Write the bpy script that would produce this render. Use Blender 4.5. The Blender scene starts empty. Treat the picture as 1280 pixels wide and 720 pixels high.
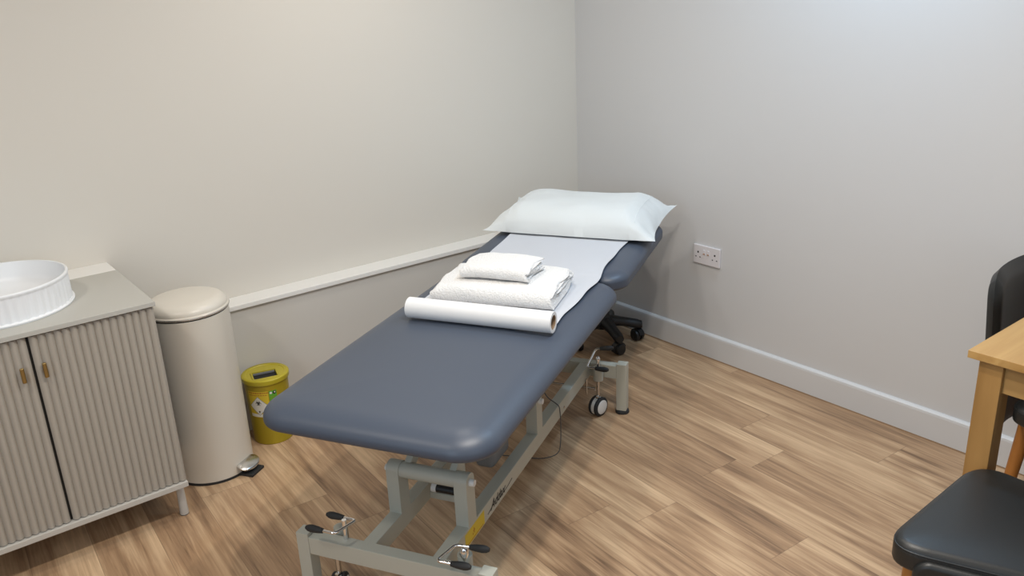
import bpy, bmesh, math, random
from mathutils import Vector, Matrix, noise
random.seed(7)
PI=math.pi
sc=bpy.context.scene
COL=sc.collection

# ------------------------------------------------------------------ helpers
def link(o,parent=None):
    COL.objects.link(o)
    if parent is not None: o.parent=parent
    return o
def obj(name,bm,mat,parent=None,smooth=None,loc=None,rotz=0,mats=None):
    me=bpy.data.meshes.new(name)
    bmesh.ops.recalc_face_normals(bm,faces=bm.faces[:])
    if smooth is not None:
        for f in bm.faces: f.smooth=True
        for e in bm.edges:
            if len(e.link_faces)==2 and e.calc_face_angle(0)>math.radians(smooth): e.smooth=False
    bm.to_mesh(me); bm.free()
    for m in (mats or [mat]): me.materials.append(m)
    o=bpy.data.objects.new(name,me)
    if smooth is not None:
        w_=o.modifiers.new('weighted_normals','WEIGHTED_NORMAL'); w_.keep_sharp=True
    if loc is not None: o.location=loc
    o.rotation_euler=(0,0,rotz)
    return link(o,parent)
def empty(name,loc,rotz=0):
    o=bpy.data.objects.new(name,None); o.empty_display_size=.1
    o.location=loc; o.rotation_euler=(0,0,rotz)
    return link(o)
def tag(o,label=None,cat=None,group=None,kind=None):
    if label: o['label']=label
    if cat: o['category']=cat
    if group: o['group']=group
    if kind: o['kind']=kind
    return o
def box(bm,x0,x1,y0,y1,z0,z1,bev=0,seg=2,M=None):
    t=bmesh.new()
    bmesh.ops.create_cube(t,size=1)
    bmesh.ops.scale(t,vec=(abs(x1-x0),abs(y1-y0),abs(z1-z0)),verts=t.verts[:])
    if bev: bmesh.ops.bevel(t,geom=t.edges[:],offset=bev,segments=seg,profile=.5,affect='EDGES')
    bmesh.ops.translate(t,vec=((x0+x1)/2,(y0+y1)/2,(z0+z1)/2),verts=t.verts[:])
    if M is not None: bmesh.ops.transform(t,matrix=M,verts=t.verts[:])
    merge(bm,t); return bm
def merge(bm,t):
    me=bpy.data.meshes.new('tmp'); t.to_mesh(me); t.free(); bm.from_mesh(me); bpy.data.meshes.remove(me)
def B(): return bmesh.new()
def rings(bm,R,cap0=True,cap1=True):
    vs=[[bm.verts.new(p) for p in r] for r in R]
    for a,b in zip(vs,vs[1:]):
        n=len(a)
        for i in range(n): bm.faces.new((a[i],a[(i+1)%n],b[(i+1)%n],b[i]))
    if cap0: bm.faces.new(vs[0][::-1])
    if cap1: bm.faces.new(vs[-1])
    return bm
def lathe(bm,prof,cx=0,cy=0,n=48,M=None,sx=1,sy=1,cap0=True,cap1=True):
    t=bmesh.new()
    rings(t,[[(cx+sx*r*math.cos(2*PI*i/n),cy+sy*r*math.sin(2*PI*i/n),z) for i in range(n)] for r,z in prof],cap0,cap1)
    if M is not None: bmesh.ops.transform(t,matrix=M,verts=t.verts[:])
    merge(bm,t); return bm
def tube(bm,pts,r,n=12,caps=True,rad=None):
    pts=[Vector(p) for p in pts]; R=[]
    prev=None
    for i,p in enumerate(pts):
        if i==0: d=pts[1]-p
        elif i==len(pts)-1: d=p-pts[i-1]
        else: d=(pts[i+1]-p).normalized()+(p-pts[i-1]).normalized()
        d.normalize()
        if prev is None:
            a=Vector((0,0,1)) if abs(d.z)<.9 else Vector((1,0,0))
            u=d.cross(a).normalized()
        else: u=(prev-d*prev.dot(d)).normalized()
        prev=u; v=d.cross(u)
        rr=rad[i] if rad else r
        R.append([p+u*rr*math.cos(2*PI*k/n)+v*rr*math.sin(2*PI*k/n) for k in range(n)])
    t=bmesh.new(); rings(t,R,caps,caps); merge(bm,t); return bm
def fillet(pts,r,n=5):
    pts=[Vector(p) for p in pts]; out=[pts[0]]
    for a,b,c in zip(pts,pts[1:],pts[2:]):
        d1=(a-b); d2=(c-b); rr=min(r,d1.length*.45,d2.length*.45)
        p1=b+d1.normalized()*rr; p2=b+d2.normalized()*rr
        for k in range(n+1):
            t=k/n; out.append((1-t)**2*p1+2*t*(1-t)*b+t*t*p2)
    out.append(pts[-1]); return out
def cyl(bm,a,b,r,n=24,r2=None): return tube(bm,[a,b],r,n,rad=[r,r if r2 is None else r2])
def rrect(hx,hy,r,n=8):
    r=max(min(r,hx-1e-4,hy-1e-4),1e-4); out=[]
    for cx,cy,a0 in ((hx-r,hy-r,0),(-hx+r,hy-r,90),(-hx+r,-hy+r,180),(hx-r,-hy+r,270)):
        for k in range(n+1):
            a=math.radians(a0+90*k/n); out.append((cx+r*math.cos(a),cy+r*math.sin(a)))
    return out
def poly_round(P,r,n=6):
    # rounded polygon (2d)
    out=[];N=len(P)
    for i in range(N):
        b=Vector(P[i]);a=Vector(P[i-1]);c=Vector(P[(i+1)%N])
        rr=r[i] if isinstance(r,(list,tuple)) else r
        d1=(a-b).normalized();d2=(c-b).normalized();p1=b+d1*rr;p2=b+d2*rr
        for k in range(n+1):
            t=k/n; q=(1-t)**2*p1+2*t*(1-t)*b+t*t*p2; out.append((q.x,q.y))
    return out
def inset(P,d):
    N=len(P);out=[]
    area=sum(P[i-1][0]*P[i][1]-P[i][0]*P[i-1][1] for i in range(N)); s=1 if area>0 else -1
    for i in range(N):
        a=Vector(P[i-1]);c=Vector(P[(i+1)%N]); t=(c-a)
        if t.length<1e-9: out.append(P[i]); continue
        t.normalize(); nrm=Vector((-t.y,t.x))*s
        out.append((P[i][0]+nrm.x*d,P[i][1]+nrm.y*d))
    return out

# ------------------------------------------------------------------ materials
def mat(name,col,rough=.5,metal=0,spec=.5,bump=None,bumpscale=50,bumpstr=.1,var=0,varscale=3,coat=0,sheen=0):
    m=bpy.data.materials.new(name); m.use_nodes=True
    nt=m.node_tree; b=nt.nodes['Principled BSDF']
    b.inputs['Base Color'].default_value=(*col,1); b.inputs['Roughness'].default_value=rough
    b.inputs['Metallic'].default_value=metal; b.inputs['Specular IOR Level'].default_value=spec
    b.inputs['Coat Weight'].default_value=coat
    if sheen: b.inputs['Sheen Weight'].default_value=sheen
    tc=nt.nodes.new('ShaderNodeTexCoord')
    if var:
        n=nt.nodes.new('ShaderNodeTexNoise'); n.inputs['Scale'].default_value=varscale; n.inputs['Detail'].default_value=4
        nt.links.new(tc.outputs['Object'],n.inputs['Vector'])
        mx=nt.nodes.new('ShaderNodeMix'); mx.data_type='RGBA'
        mx.inputs['A'].default_value=(*[c*(1-var) for c in col],1); mx.inputs['B'].default_value=(*[min(1,c*(1+var)) for c in col],1)
        nt.links.new(n.outputs['Fac'],mx.inputs['Factor']); nt.links.new(mx.outputs['Result'],b.inputs['Base Color'])
    if bump:
        n=nt.nodes.new('ShaderNodeTexNoise'); n.inputs['Scale'].default_value=bumpscale; n.inputs['Detail'].default_value=bump
        nt.links.new(tc.outputs['Object'],n.inputs['Vector'])
        bp=nt.nodes.new('ShaderNodeBump'); bp.inputs['Strength'].default_value=bumpstr; bp.inputs['Distance'].default_value=.002
        nt.links.new(n.outputs['Fac'],bp.inputs['Height']); nt.links.new(bp.outputs['Normal'],b.inputs['Normal'])
    return m
M={}
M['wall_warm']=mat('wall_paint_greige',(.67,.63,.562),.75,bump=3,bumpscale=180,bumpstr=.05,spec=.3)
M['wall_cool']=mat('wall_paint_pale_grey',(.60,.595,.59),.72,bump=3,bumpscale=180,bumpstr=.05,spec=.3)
M['wall_dim']=mat('wall_paint_darkened',(.42,.39,.35),.75,bump=3,bumpscale=180,bumpstr=.05,spec=.3)  # unseen walls, colour darkened to cut the bounced light
M['wall_low']=mat('boxing_paint_greige',(.60,.57,.52),.7,bump=3,bumpscale=180,bumpstr=.05,spec=.3)
M['ceil']=mat('ceiling_white',(.66,.65,.63),.9)
M['skirt']=mat('skirting_paint',(.62,.62,.62),.35,spec=.5,var=.01)
M['ledge']=mat('ledge_white_paint',(.80,.78,.74),.4,var=.01)
M['cab']=mat('cabinet_greige_lacquer',(.40,.36,.305),.5,var=.02)
M['cabtop']=mat('counter_greige',(.47,.455,.41),.45,var=.015)
M['cabframe']=mat('cabinet_frame_pale',(.52,.49,.44),.45,var=.01)
M['dark']=mat('cabinet_gap_dark',(.03,.028,.025),.8)
M['basin']=mat('matt_white_ceramic',(.80,.81,.82),.35,var=.005)
M['brass']=mat('brushed_brass',(.38,.27,.11),.36,metal=1,bump=4,bumpscale=200)
M['bin']=mat('cream_enamel_steel',(.68,.63,.545),.32,var=.01,coat=.15)
M['chrome']=mat('chrome',(.80,.80,.80),.14,metal=1,bump=2,bumpscale=30,bumpstr=.02)
M['satin']=mat('satin_steel',(.62,.60,.57),.25,metal=1,bump=2,bumpscale=60,bumpstr=.05)
M['blackplastic']=mat('black_plastic',(.012,.012,.013),.42,bump=3,bumpscale=300,bumpstr=.08)
M['blackrubber']=mat('black_rubber',(.02,.02,.02),.7,var=.05)
M['yellow']=mat('yellow_bin_plastic',(.36,.265,.010),.42,var=.04,coat=.1)
M['yellowlid']=mat('yellow_lid_plastic',(.46,.375,.02),.4,var=.03,coat=.1)
M['frame']=mat('pale_grey_powder_coat',(.46,.46,.395),.42,var=.02,bump=3,bumpscale=400,bumpstr=.06)
M['vinyl']=mat('slate_blue_vinyl',(.058,.073,.103),.42,bump=6,bumpscale=450,bumpstr=.09,var=.03,varscale=2,spec=.5)
M['housing']=mat('grey_motor_plastic',(.20,.205,.21),.5,var=.03)
M['whiteplastic']=mat('white_plastic',(.74,.73,.70),.4,var=.01)
M['paper']=mat('white_couch_paper',(.55,.565,.60),.85,bump=3,bumpscale=25,bumpstr=.25,var=.01)
M['roll']=mat('white_paper_roll',(.77,.77,.77),.8,bump=3,bumpscale=60,bumpstr=.1)
M['card']=mat('brown_cardboard_core',(.30,.20,.12),.85,var=.1,varscale=20)
M['black']=mat('black_ink',(.012,.012,.012),.6,var=.02)
M['labelyellow']=mat('yellow_sticker',(.66,.49,.03),.5,var=.02)
M['labelwhite']=mat('white_label_paper',(.74,.73,.68),.6,var=.02)
M['labelgreen']=mat('green_label_print',(.10,.36,.03),.6,var=.03)
M['red']=mat('red_brown_print',(.45,.16,.02),.6,var=.03)
M['leather']=mat('black_leatherette',(.0145,.0155,.0155),.42,bump=6,bumpscale=350,bumpstr=.12,var=.05)
M['socket']=mat('socket_white_plastic',(.70,.67,.68),.35,var=.01)
M['cable']=mat('grey_cable',(.10,.10,.10),.5,var=.02)

def cloth_mat(name,col,scale,strength,dist=.003,wr=12,wrs=.3):
    m=bpy.data.materials.new(name); m.use_nodes=True; nt=m.node_tree; b=nt.nodes['Principled BSDF']
    b.inputs['Base Color'].default_value=(*col,1); b.inputs['Roughness'].default_value=.95; b.inputs['Specular IOR Level'].default_value=.15
    b.inputs['Sheen Weight'].default_value=.15
    tc=nt.nodes.new('ShaderNodeTexCoord')
    n=nt.nodes.new('ShaderNodeTexNoise'); n.inputs['Scale'].default_value=scale; n.inputs['Detail'].default_value=6
    n2=nt.nodes.new('ShaderNodeTexNoise'); n2.inputs['Scale'].default_value=wr; n2.inputs['Detail'].default_value=3
    for q in (n,n2): nt.links.new(tc.outputs['Object'],q.inputs['Vector'])
    b1=nt.nodes.new('ShaderNodeBump'); b1.inputs['Strength'].default_value=strength; b1.inputs['Distance'].default_value=dist
    b2=nt.nodes.new('ShaderNodeBump'); b2.inputs['Strength'].default_value=wrs; b2.inputs['Distance'].default_value=.01
    nt.links.new(n.outputs['Fac'],b1.inputs['Height']); nt.links.new(n2.outputs['Fac'],b2.inputs['Height'])
    nt.links.new(b2.outputs['Normal'],b1.inputs['Normal']); nt.links.new(b1.outputs['Normal'],b.inputs['Normal'])
    return m
M['terry']=cloth_mat('white_terry_towelling',(.80,.79,.775),190,1,.005,10,.25)
M['band']=cloth_mat('white_woven_band',(.68,.66,.62),900,.2,.001,10,.1)
M['pillow']=cloth_mat('white_wipe_clean_cotton',(.68,.705,.70),700,.08,.001,9,.45)

def floor_mat():
    m=bpy.data.materials.new('oak_vinyl_planks'); m.use_nodes=True; nt=m.node_tree; N=nt.nodes; L=nt.links
    b=N['Principled BSDF']; b.inputs['Roughness'].default_value=.42; b.inputs['Specular IOR Level'].default_value=.4
    geo=N.new('ShaderNodeNewGeometry'); mp=N.new('ShaderNodeMapping'); mp.vector_type='TEXTURE'
    mp.inputs['Rotation'].default_value=(0,0,math.radians(-3)); mp.inputs['Location'].default_value=(-.62,-1.27,0)
    L.new(geo.outputs['Position'],mp.inputs['Vector'])
    sx=N.new('ShaderNodeSeparateXYZ'); L.new(mp.outputs['Vector'],sx.inputs['Vector'])
    def ma(op,a,b_=None,c=None,clamp=False):
        n=N.new('ShaderNodeMath'); n.operation=op; n.use_clamp=clamp
        for i,v in enumerate((a,b_,c)):
            if v is None: continue
            if isinstance(v,(int,float)): n.inputs[i].default_value=v
            else: L.new(v,n.inputs[i])
        return n.outputs[0]
    W_,LEN=.178,1.22
    xw=ma('DIVIDE',sx.outputs['X'],W_); row=ma('FLOOR',xw); fx=ma('FRACT',xw)
    wn=N.new('ShaderNodeTexWhiteNoise'); wn.noise_dimensions='1D'; L.new(row,wn.inputs['W'])
    yl=ma('ADD',ma('DIVIDE',sx.outputs['Y'],LEN),ma('MULTIPLY',wn.outputs['Value'],7.3)); cell=ma('FLOOR',yl); fy=ma('FRACT',yl)
    cb=N.new('ShaderNodeCombineXYZ'); L.new(row,cb.inputs['X']); L.new(cell,cb.inputs['Y'])
    w2=N.new('ShaderNodeTexWhiteNoise'); w2.noise_dimensions='2D'; L.new(cb.outputs[0],w2.inputs['Vector'])
    pid=w2.outputs['Value']
    # grain coordinates: stretched along the plank, shifted per plank
    off=N.new('ShaderNodeVectorMath'); off.operation='SCALE'; L.new(w2.outputs['Color'],off.inputs[0]); off.inputs['Scale'].default_value=40
    ad=N.new('ShaderNodeVectorMath'); ad.operation='ADD'; L.new(mp.outputs['Vector'],ad.inputs[0]); L.new(off.outputs[0],ad.inputs[1])
    def noise_(scale,sxs,sys,detail=4,rough=.5,dist=0):
        s=N.new('ShaderNodeVectorMath'); s.operation='MULTIPLY'; s.inputs[1].default_value=(sxs,sys,1); L.new(ad.outputs[0],s.inputs[0])
        n=N.new('ShaderNodeTexNoise'); n.inputs['Scale'].default_value=scale; n.inputs['Detail'].default_value=detail
        n.inputs['Roughness'].default_value=rough; n.inputs['Distortion'].default_value=dist
        L.new(s.outputs[0],n.inputs['Vector']); return n.outputs['Fac']
    streak=noise_(1,17,.8,4,.55,.7); fine=noise_(1,80,3.2,5,.62,.8); mott=noise_(1,5,2.2,3)
    s2=N.new('ShaderNodeVectorMath'); s2.operation='MULTIPLY'; s2.inputs[1].default_value=(1,.16,1); L.new(ad.outputs[0],s2.inputs[0])
    wv=N.new('ShaderNodeTexWave'); wv.wave_type='RINGS'; wv.inputs['Scale'].default_value=9; wv.inputs['Distortion'].default_value=5
    wv.inputs['Detail'].default_value=3; wv.inputs['Detail Scale'].default_value=1.6; L.new(s2.outputs[0],wv.inputs['Vector'])
    t=ma('ADD',ma('MULTIPLY',streak,1.0),ma('MULTIPLY',fine,.75))
    t=ma('ADD',t,ma('MULTIPLY',wv.outputs['Fac'],.15)); t=ma('ADD',t,ma('MULTIPLY',mott,.25)); t=ma('ADD',t,ma('MULTIPLY',pid,.22))
    t=ma('SUBTRACT',t,.75)
    cr=N.new('ShaderNodeValToRGB'); e=cr.color_ramp.elements
    e[0].position=.12; e[0].color=(.19,.112,.064,1); e[1].position=.9; e[1].color=(.80,.57,.35,1)
    q=cr.color_ramp.elements.new(.40); q.color=(.40,.25,.142,1)
    q=cr.color_ramp.elements.new(.62); q.color=(.56,.38,.228,1)
    L.new(t,cr.inputs['Fac'])
    # knots
    vo=N.new('ShaderNodeTexVoronoi'); vo.inputs['Scale'].default_value=1; vo.inputs['Randomness'].default_value=1
    s3=N.new('ShaderNodeVectorMath'); s3.operation='MULTIPLY'; s3.inputs[1].default_value=(2.6,1.5,1); L.new(ad.outputs[0],s3.inputs[0]); L.new(s3.outputs[0],vo.inputs['Vector'])
    kn=ma('SUBTRACT',1,ma('DIVIDE',vo.outputs['Distance'],.045),None,True)
    # seams
    dx=ma('MULTIPLY',ma('MINIMUM',fx,ma('SUBTRACT',1,fx)),W_); dy=ma('MULTIPLY',ma('MINIMUM',fy,ma('SUBTRACT',1,fy)),LEN)
    d=ma('MINIMUM',dx,dy); seam=ma('LESS_THAN',d,.0012)
    dk=ma('MAXIMUM',ma('MULTIPLY',seam,.38),ma('MULTIPLY',kn,.55))
    mx=N.new('ShaderNodeMix'); mx.data_type='RGBA'; L.new(dk,mx.inputs['Factor']); L.new(cr.outputs['Color'],mx.inputs['A']); mx.inputs['B'].default_value=(.09,.05,.03,1)
    L.new(mx.outputs['Result'],b.inputs['Base Color'])
    bp=N.new('ShaderNodeBump'); bp.inputs['Strength'].default_value=.15; bp.inputs['Distance'].default_value=.001; L.new(fine,bp.inputs['Height']); L.new(bp.outputs['Normal'],b.inputs['Normal'])
    return m
M['floor']=floor_mat()
def oak_mat(name,axis,c0=(.42,.235,.085),c1=(.68,.45,.20),blocks=False):
    m=bpy.data.materials.new(name); m.use_nodes=True; nt=m.node_tree; N=nt.nodes; L=nt.links; b=N['Principled BSDF']
    b.inputs['Roughness'].default_value=.38
    tc=N.new('ShaderNodeTexCoord'); mp=N.new('ShaderNodeMapping')
    s=[26,26,26]; s[axis]=2.2; mp.inputs['Scale'].default_value=s; L.new(tc.outputs['Object'],mp.inputs['Vector'])
    n=N.new('ShaderNodeTexNoise'); n.inputs['Scale'].default_value=1; n.inputs['Detail'].default_value=5; n.inputs['Distortion'].default_value=.6; L.new(mp.outputs[0],n.inputs['Vector'])
    n2=N.new('ShaderNodeTexNoise'); n2.inputs['Scale'].default_value=.18; n2.inputs['Detail'].default_value=2; L.new(mp.outputs[0],n2.inputs['Vector'])
    a=N.new('ShaderNodeMath'); a.operation='MULTIPLY_ADD'; L.new(n.outputs['Fac'],a.inputs[0]); a.inputs[1].default_value=.6; 
    sc_=N.new('ShaderNodeMath'); sc_.operation='MULTIPLY'; sc_.inputs[1].default_value=.5; L.new(n2.outputs['Fac'],sc_.inputs[0]); L.new(sc_.outputs[0],a.inputs[2])
    out=a.outputs[0]
    if blocks:
        sp=N.new('ShaderNodeSeparateXYZ'); L.new(tc.outputs['Object'],sp.inputs[0])
        dv=N.new('ShaderNodeMath'); dv.operation='DIVIDE'; L.new(sp.outputs['Y'],dv.inputs[0]); dv.inputs[1].default_value=.07
        fl=N.new('ShaderNodeMath'); fl.operation='FLOOR'; L.new(dv.outputs[0],fl.inputs[0])
        wn=N.new('ShaderNodeTexWhiteNoise'); wn.noise_dimensions='1D'; L.new(fl.outputs[0],wn.inputs['W'])
        m2=N.new('ShaderNodeMath'); m2.operation='MULTIPLY_ADD'; L.new(wn.outputs['Value'],m2.inputs[0]); m2.inputs[1].default_value=.35; L.new(out,m2.inputs[2])
        m3=N.new('ShaderNodeMath'); m3.operation='SUBTRACT'; L.new(m2.outputs[0],m3.inputs[0]); m3.inputs[1].default_value=.12; out=m3.outputs[0]
    cr=N.new('ShaderNodeValToRGB'); cr.color_ramp.elements[0].color=(*c0,1); cr.color_ramp.elements[1].color=(*c1,1)
    cr.color_ramp.elements[0].position=.3; cr.color_ramp.elements[1].position=.8
    L.new(out,cr.inputs['Fac']); L.new(cr.outputs['Color'],b.inputs['Base Color'])
    return m
M['oak_top']=oak_mat('oiled_oak_top',0,(.37,.19,.052),(.61,.385,.145),blocks=True)
M['oak_leg']=oak_mat('oiled_oak_upright',2,(.25,.125,.034),(.45,.255,.085))
M['oak_rail']=oak_mat('oiled_oak_rail',1,(.30,.16,.05),(.50,.30,.11))
M['teak']=oak_mat('orange_stained_beech',2,(.30,.105,.018),(.47,.20,.045))

# ------------------------------------------------------------------ the room
X0,Y0,ZC=-4.6,-4.3,2.40
def struct(name,bm,m,label=None):
    o=obj(name,bm,m); o['kind']='structure'
    if label: o['label']=label
    return o
struct('floor',box(B(),X0-.1,.1,Y0-.1,.1,-.06,0),M['floor'],'light oak plank floor with pale streaks')
struct('ceiling',box(B(),X0-.1,.1,Y0-.1,.1,ZC,ZC+.06),M['ceil'])
struct('wall_left',box(B(),X0-.1,.1,0,.1,0,ZC),M['wall_warm'],'warm greige painted wall behind the couch and the vanity')
struct('wall_right',box(B(),0,.1,Y0-.1,0,0,ZC),M['wall_cool'],'pale grey painted wall with the double socket')
struct('wall_back',box(B(),X0-.1,.1,Y0-.1,Y0,0,ZC),M['wall_dim'])
struct('wall_far_left',box(B(),X0-.1,X0,Y0,0,0,ZC),M['wall_dim'])
# boxed-out lower wall with its white ledge board
struct('trim_1',box(B(),X0,0,-.092,0,0,.512),M['wall_low'],'greige boxed-out lower part of the left wall')
struct('trim_2',box(B(),-2.20,0,-.106,0,.512,.530,.0015),M['ledge'],'long white ledge board along the left wall')
struct('trim_3',box(B(),-2.95,-2.236,-.125,0,.753,.770,.0015),M['ledge'],'short white ledge board behind the vanity worktop')
# skirting: square board with a rounded nose, on the right wall
bm=B()
pr=[(0,0),(-.016,0),(-.016,.100),(-.0145,.108),(-.009,.113),(-.004,.115),(0,.115)]
rings(bm,[[(x,y,z) for x,z in pr] for y in (Y0,0)])
struct('baseboard_right',bm,M['skirt'],'pale grey skirting board under the socket wall')
bm=B(); box(bm,-.019,-.016,Y0,-.09,0,.004)
struct('trim_4',bm,M['card'],'thin wood-coloured sealing strip at the foot of the skirting')

# double socket
so=empty('wall_socket',(0,-.8395,.4746)); tag(so,'white double plug socket on the pale grey wall above the skirting','socket')
bm=B(); box(bm,-.010,0,-.073,.073,-.043,.043,.003,3); obj('face_plate',bm,M['socket'],so,smooth=40)
for s in (1,-1):
    bm=B()
    box(bm,-.0104,-.0098,s*.046-.004,s*.046+.004,.006,.014); 
    for k in (-1,1): box(bm,-.0104,-.0098,s*.046+k*.0115-.0032,s*.046+k*.0115+.0032,-.014,-.0095)
    obj('pin_holes',bm,M['black'],so)
    bm=B(); box(bm,-.0135,-.009,s*.011-.0065,s*.011+.0065,.004,.024,.0015); obj('rocker_switch',bm,M['socket'],so,smooth=40)
    bm=B(); box(bm,-.0137,-.0133,s*.011-.005,s*.011+.005,.005,.0085); obj('switch_mark',bm,M['red'],so)

# ------------------------------------------------------------------ vanity
va=empty('vanity_cabinet',(-2.585,-.33,0)); tag(va,'greige vanity cabinet with ribbed doors and brass pulls, left of the pedal bin','cabinet')
cx,cy=-2.585,-.33
def V(x0,x1,y0,y1): return (x0-cx,x1-cx,y0-cy,y1-cy)
CX0,CX1,CF=-2.930,-2.240,-.555
bm=B(); box(bm,*V(CX0,CX1,-.535,-.128),.147,.755,.0015)
obj('carcass',bm,M['dark'],va)
bm=B(); pass
for xa,xb in ((CX1-.004,CX1-.0005),(CX0,CX0+.004)):
    bm=B(); box(bm,*V(xa,xb,-.536,-.128),.147,.755); obj('side_panel',bm,M['cab'],va)
bm=B(); box(bm,*V(CX0,CX1,-.560,-.128),.128,.146,.0015); obj('bottom_panel',bm,M['cabframe'],va)
def door(x0,x1,hx):
    n=16; per=12; bm=B(); f=[];
    pts=[]
    for i in range(n*per+1):
        x=x0+(x1-x0)*i/(n*per); ph=i/per
        d=abs(math.sin(PI*ph))**.9
        pts.append((x-cx,-.5445-.0085*d-cy))
    prof=[(x1-cx,-.536-cy),(x0-cx,-.536-cy)]+pts
    rings(bm,[[(x,y,z) for x,y in prof] for z in (.149,.750)])
    d=obj('door',bm,M['cab'],va,smooth=35)
    bm=B(); box(bm,hx-.0055-cx,hx+.0055-cx,-.568-cy,-.560-cy,.624,.670,.003,3)
    box(bm,hx-.0025-cx,hx+.0025-cx,-.562-cy,-.550-cy,.640,.648)
    obj('handle',bm,M['brass'],d,smooth=50)
door(CX0+.005,-2.5885,-2.617); door(-2.581,CX1,-2.560)
for lx in (-2.256,-2.908):
    for ly in (-.50,-.165):
        bm=B(); lathe(bm,[(.0135,0),(.0145,.004),(.0135,.03),(.0115,.128)],lx-cx,ly-cy,24)
        l=obj('leg',bm,M['cabframe'],va,smooth=40)
        bm=B(); lathe(bm,[(.0125,-.0001),(.0142,.001),(.0142,.004),(.0125,.0045)],lx-cx,ly-cy,24); obj('foot_pad',bm,M['blackrubber'],l)
wt=obj('worktop',box(B(),-.352,.349,-.232,.205,.755,.770,.0012),M['cabtop'],va)
# basin
bs=empty('countertop_basin',(-2.605,-.290,.770)); tag(bs,'round white fluted basin standing on the vanity worktop','basin')
bm=B(); n=240
def fl(a,r,amp): return r-amp*abs(math.cos(a*27))**1.1
R=[]
for r,z,amp in ((.150,.0,0),(.199,.0,0),(.2015,.003,0),(.2015,.006,0),(.197,.0085,.0),(.1965,.010,.0036),(.1965,.080,.0036),(.1970,.082,.002),(.198,.088,0),(.1975,.0925,0),(.1945,.0945,0),(.1905,.0935,0),(.189,.089,0),(.186,.05,0),(.175,.030,0),(.14,.020,0),(.07,.017,0),(.022,.015,0)):
    R.append([(fl(2*PI*i/n,r,amp)*math.cos(2*PI*i/n),fl(2*PI*i/n,r,amp)*math.sin(2*PI*i/n),z) for i in range(n)])
rings(bm,R); obj('bowl',bm,M['basin'],bs,smooth=50)
bm=B(); lathe(bm,[(.021,.0152),(.021,.018),(.015,.020),(.004,.0205)],0,0,32); obj('waste_plug',bm,M['chrome'],bs,smooth=40)

# ------------------------------------------------------------------ pedal bin
BX,BY=-2.066,-.262
pb=empty('pedal_bin',(BX,BY,0)); tag(pb,'tall cream round pedal bin with domed lid between vanity and yellow tub','bin')
r0=.1375
bm=B(); lathe(bm,[(.125,0),(r0+.001,0),(r0+.001,.008),(.13,.009)],0,0,64); obj('base_ring',bm,M['blackrubber'],pb,smooth=40)
bm=B(); lathe(bm,[(.12,.008),(r0-.002,.008),(r0,.011),(r0,.616),(r0-.003,.618),(.12,.618)],0,0,96); obj('body',bm,M['bin'],pb,smooth=40)
bm=B(); lathe(bm,[(.13,.617),(r0-.001,.618),(r0-.001,.622),(.13,.623)],0,0,96); obj('rim_seal',bm,M['blackrubber'],pb,smooth=40)
prof=[(.125,.622),(r0+.001,.622),(r0+.003,.625),(r0+.002,.631),(r0,.633)]
for k in range(0,13):
    a=k/12*PI/2; prof.append((.088+ .048*math.cos(a)**.9 if k<12 else .088, .634+.033*math.sin(a)))
prof+=[(.07,.6690),(.045,.6705),(.02,.6715),(.002,.672)]
bm=B(); lathe(bm,prof,0,0,96); obj('lid',bm,M['bin'],pb,smooth=30)
bm=B(); tube(bm,[( (r0+.002)*math.cos(a),(r0+.002)*math.sin(a),.6265) for a in [2*PI*i/72 for i in range(73)]],.0022,8); obj('lid_band',bm,M['satin'],pb,smooth=40)
# pedal, pointing out to the right of the body as the photograph shows
pa=math.radians(-57)
PM=Matrix.Translation((-.008*math.cos(pa),-.008*math.sin(pa),.004))@Matrix.Rotation(pa,4,'Z')
bm=B()
n=28;R=[]
for rr,z in ((.2,.036),(.55,.0335),(.85,.031),(1,.028),(1,.024),(.9,.020),(.3,.018)):
    R.append([( .158+.031*rr*math.cos(2*PI*i/n), .050*rr*math.sin(2*PI*i/n), z+.006-.35*(.031*rr*math.cos(2*PI*i/n)) ) for i in range(n)])
t=bmesh.new(); rings(t,R); bmesh.ops.transform(t,matrix=PM,verts=t.verts[:]); merge(bm,t)
obj('pedal',bm,M['satin'],pb,smooth=50)
bm=B(); t=bmesh.new(); box(t,.120,.165,-.030,.030,.012,.020,.002); bmesh.ops.transform(t,matrix=PM,verts=t.verts[:]); merge(bm,t)
obj('pedal_arm',bm,M['satin'],pb,smooth=40)
bm=B(); t=bmesh.new(); box(t,.118,.196,-.036,.036,-.004,.006,.002); bmesh.ops.transform(t,matrix=PM,verts=t.verts[:]); merge(bm,t)
obj('pedal_foot',bm,M['blackrubber'],pb,smooth=40)

# ------------------------------------------------------------------ sharps tub
SX,SY=-1.806,-.194
sb=empty('clinical_waste_tub',(SX,SY,0)); sb.scale=(1,1,1.065); tag(sb,'small round yellow clinical waste tub with hazard label beside the pedal bin','waste bin')
bm=B(); lathe(bm,[(.06,.0),(.073,.0),(.0755,.004),(.0825,.246),(.079,.247),(.0,.246)][:-1],0,0,72,cap1=True); obj('tub_body',bm,M['yellow'],sb,smooth=40)
# lid with a square hatch opening
bm=B(); lathe(bm,[(.084,.238),(.0875,.238),(.089,.242),(.089,.254),(.086,.257),(.080,.258)],0,0,72,cap0=False,cap1=False)
lid=obj('tub_lid',bm,M['yellowlid'],sb,smooth=40)
ca=math.radians(-107)+math.radians(14)    # direction the hatch faces: towards the room
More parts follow.
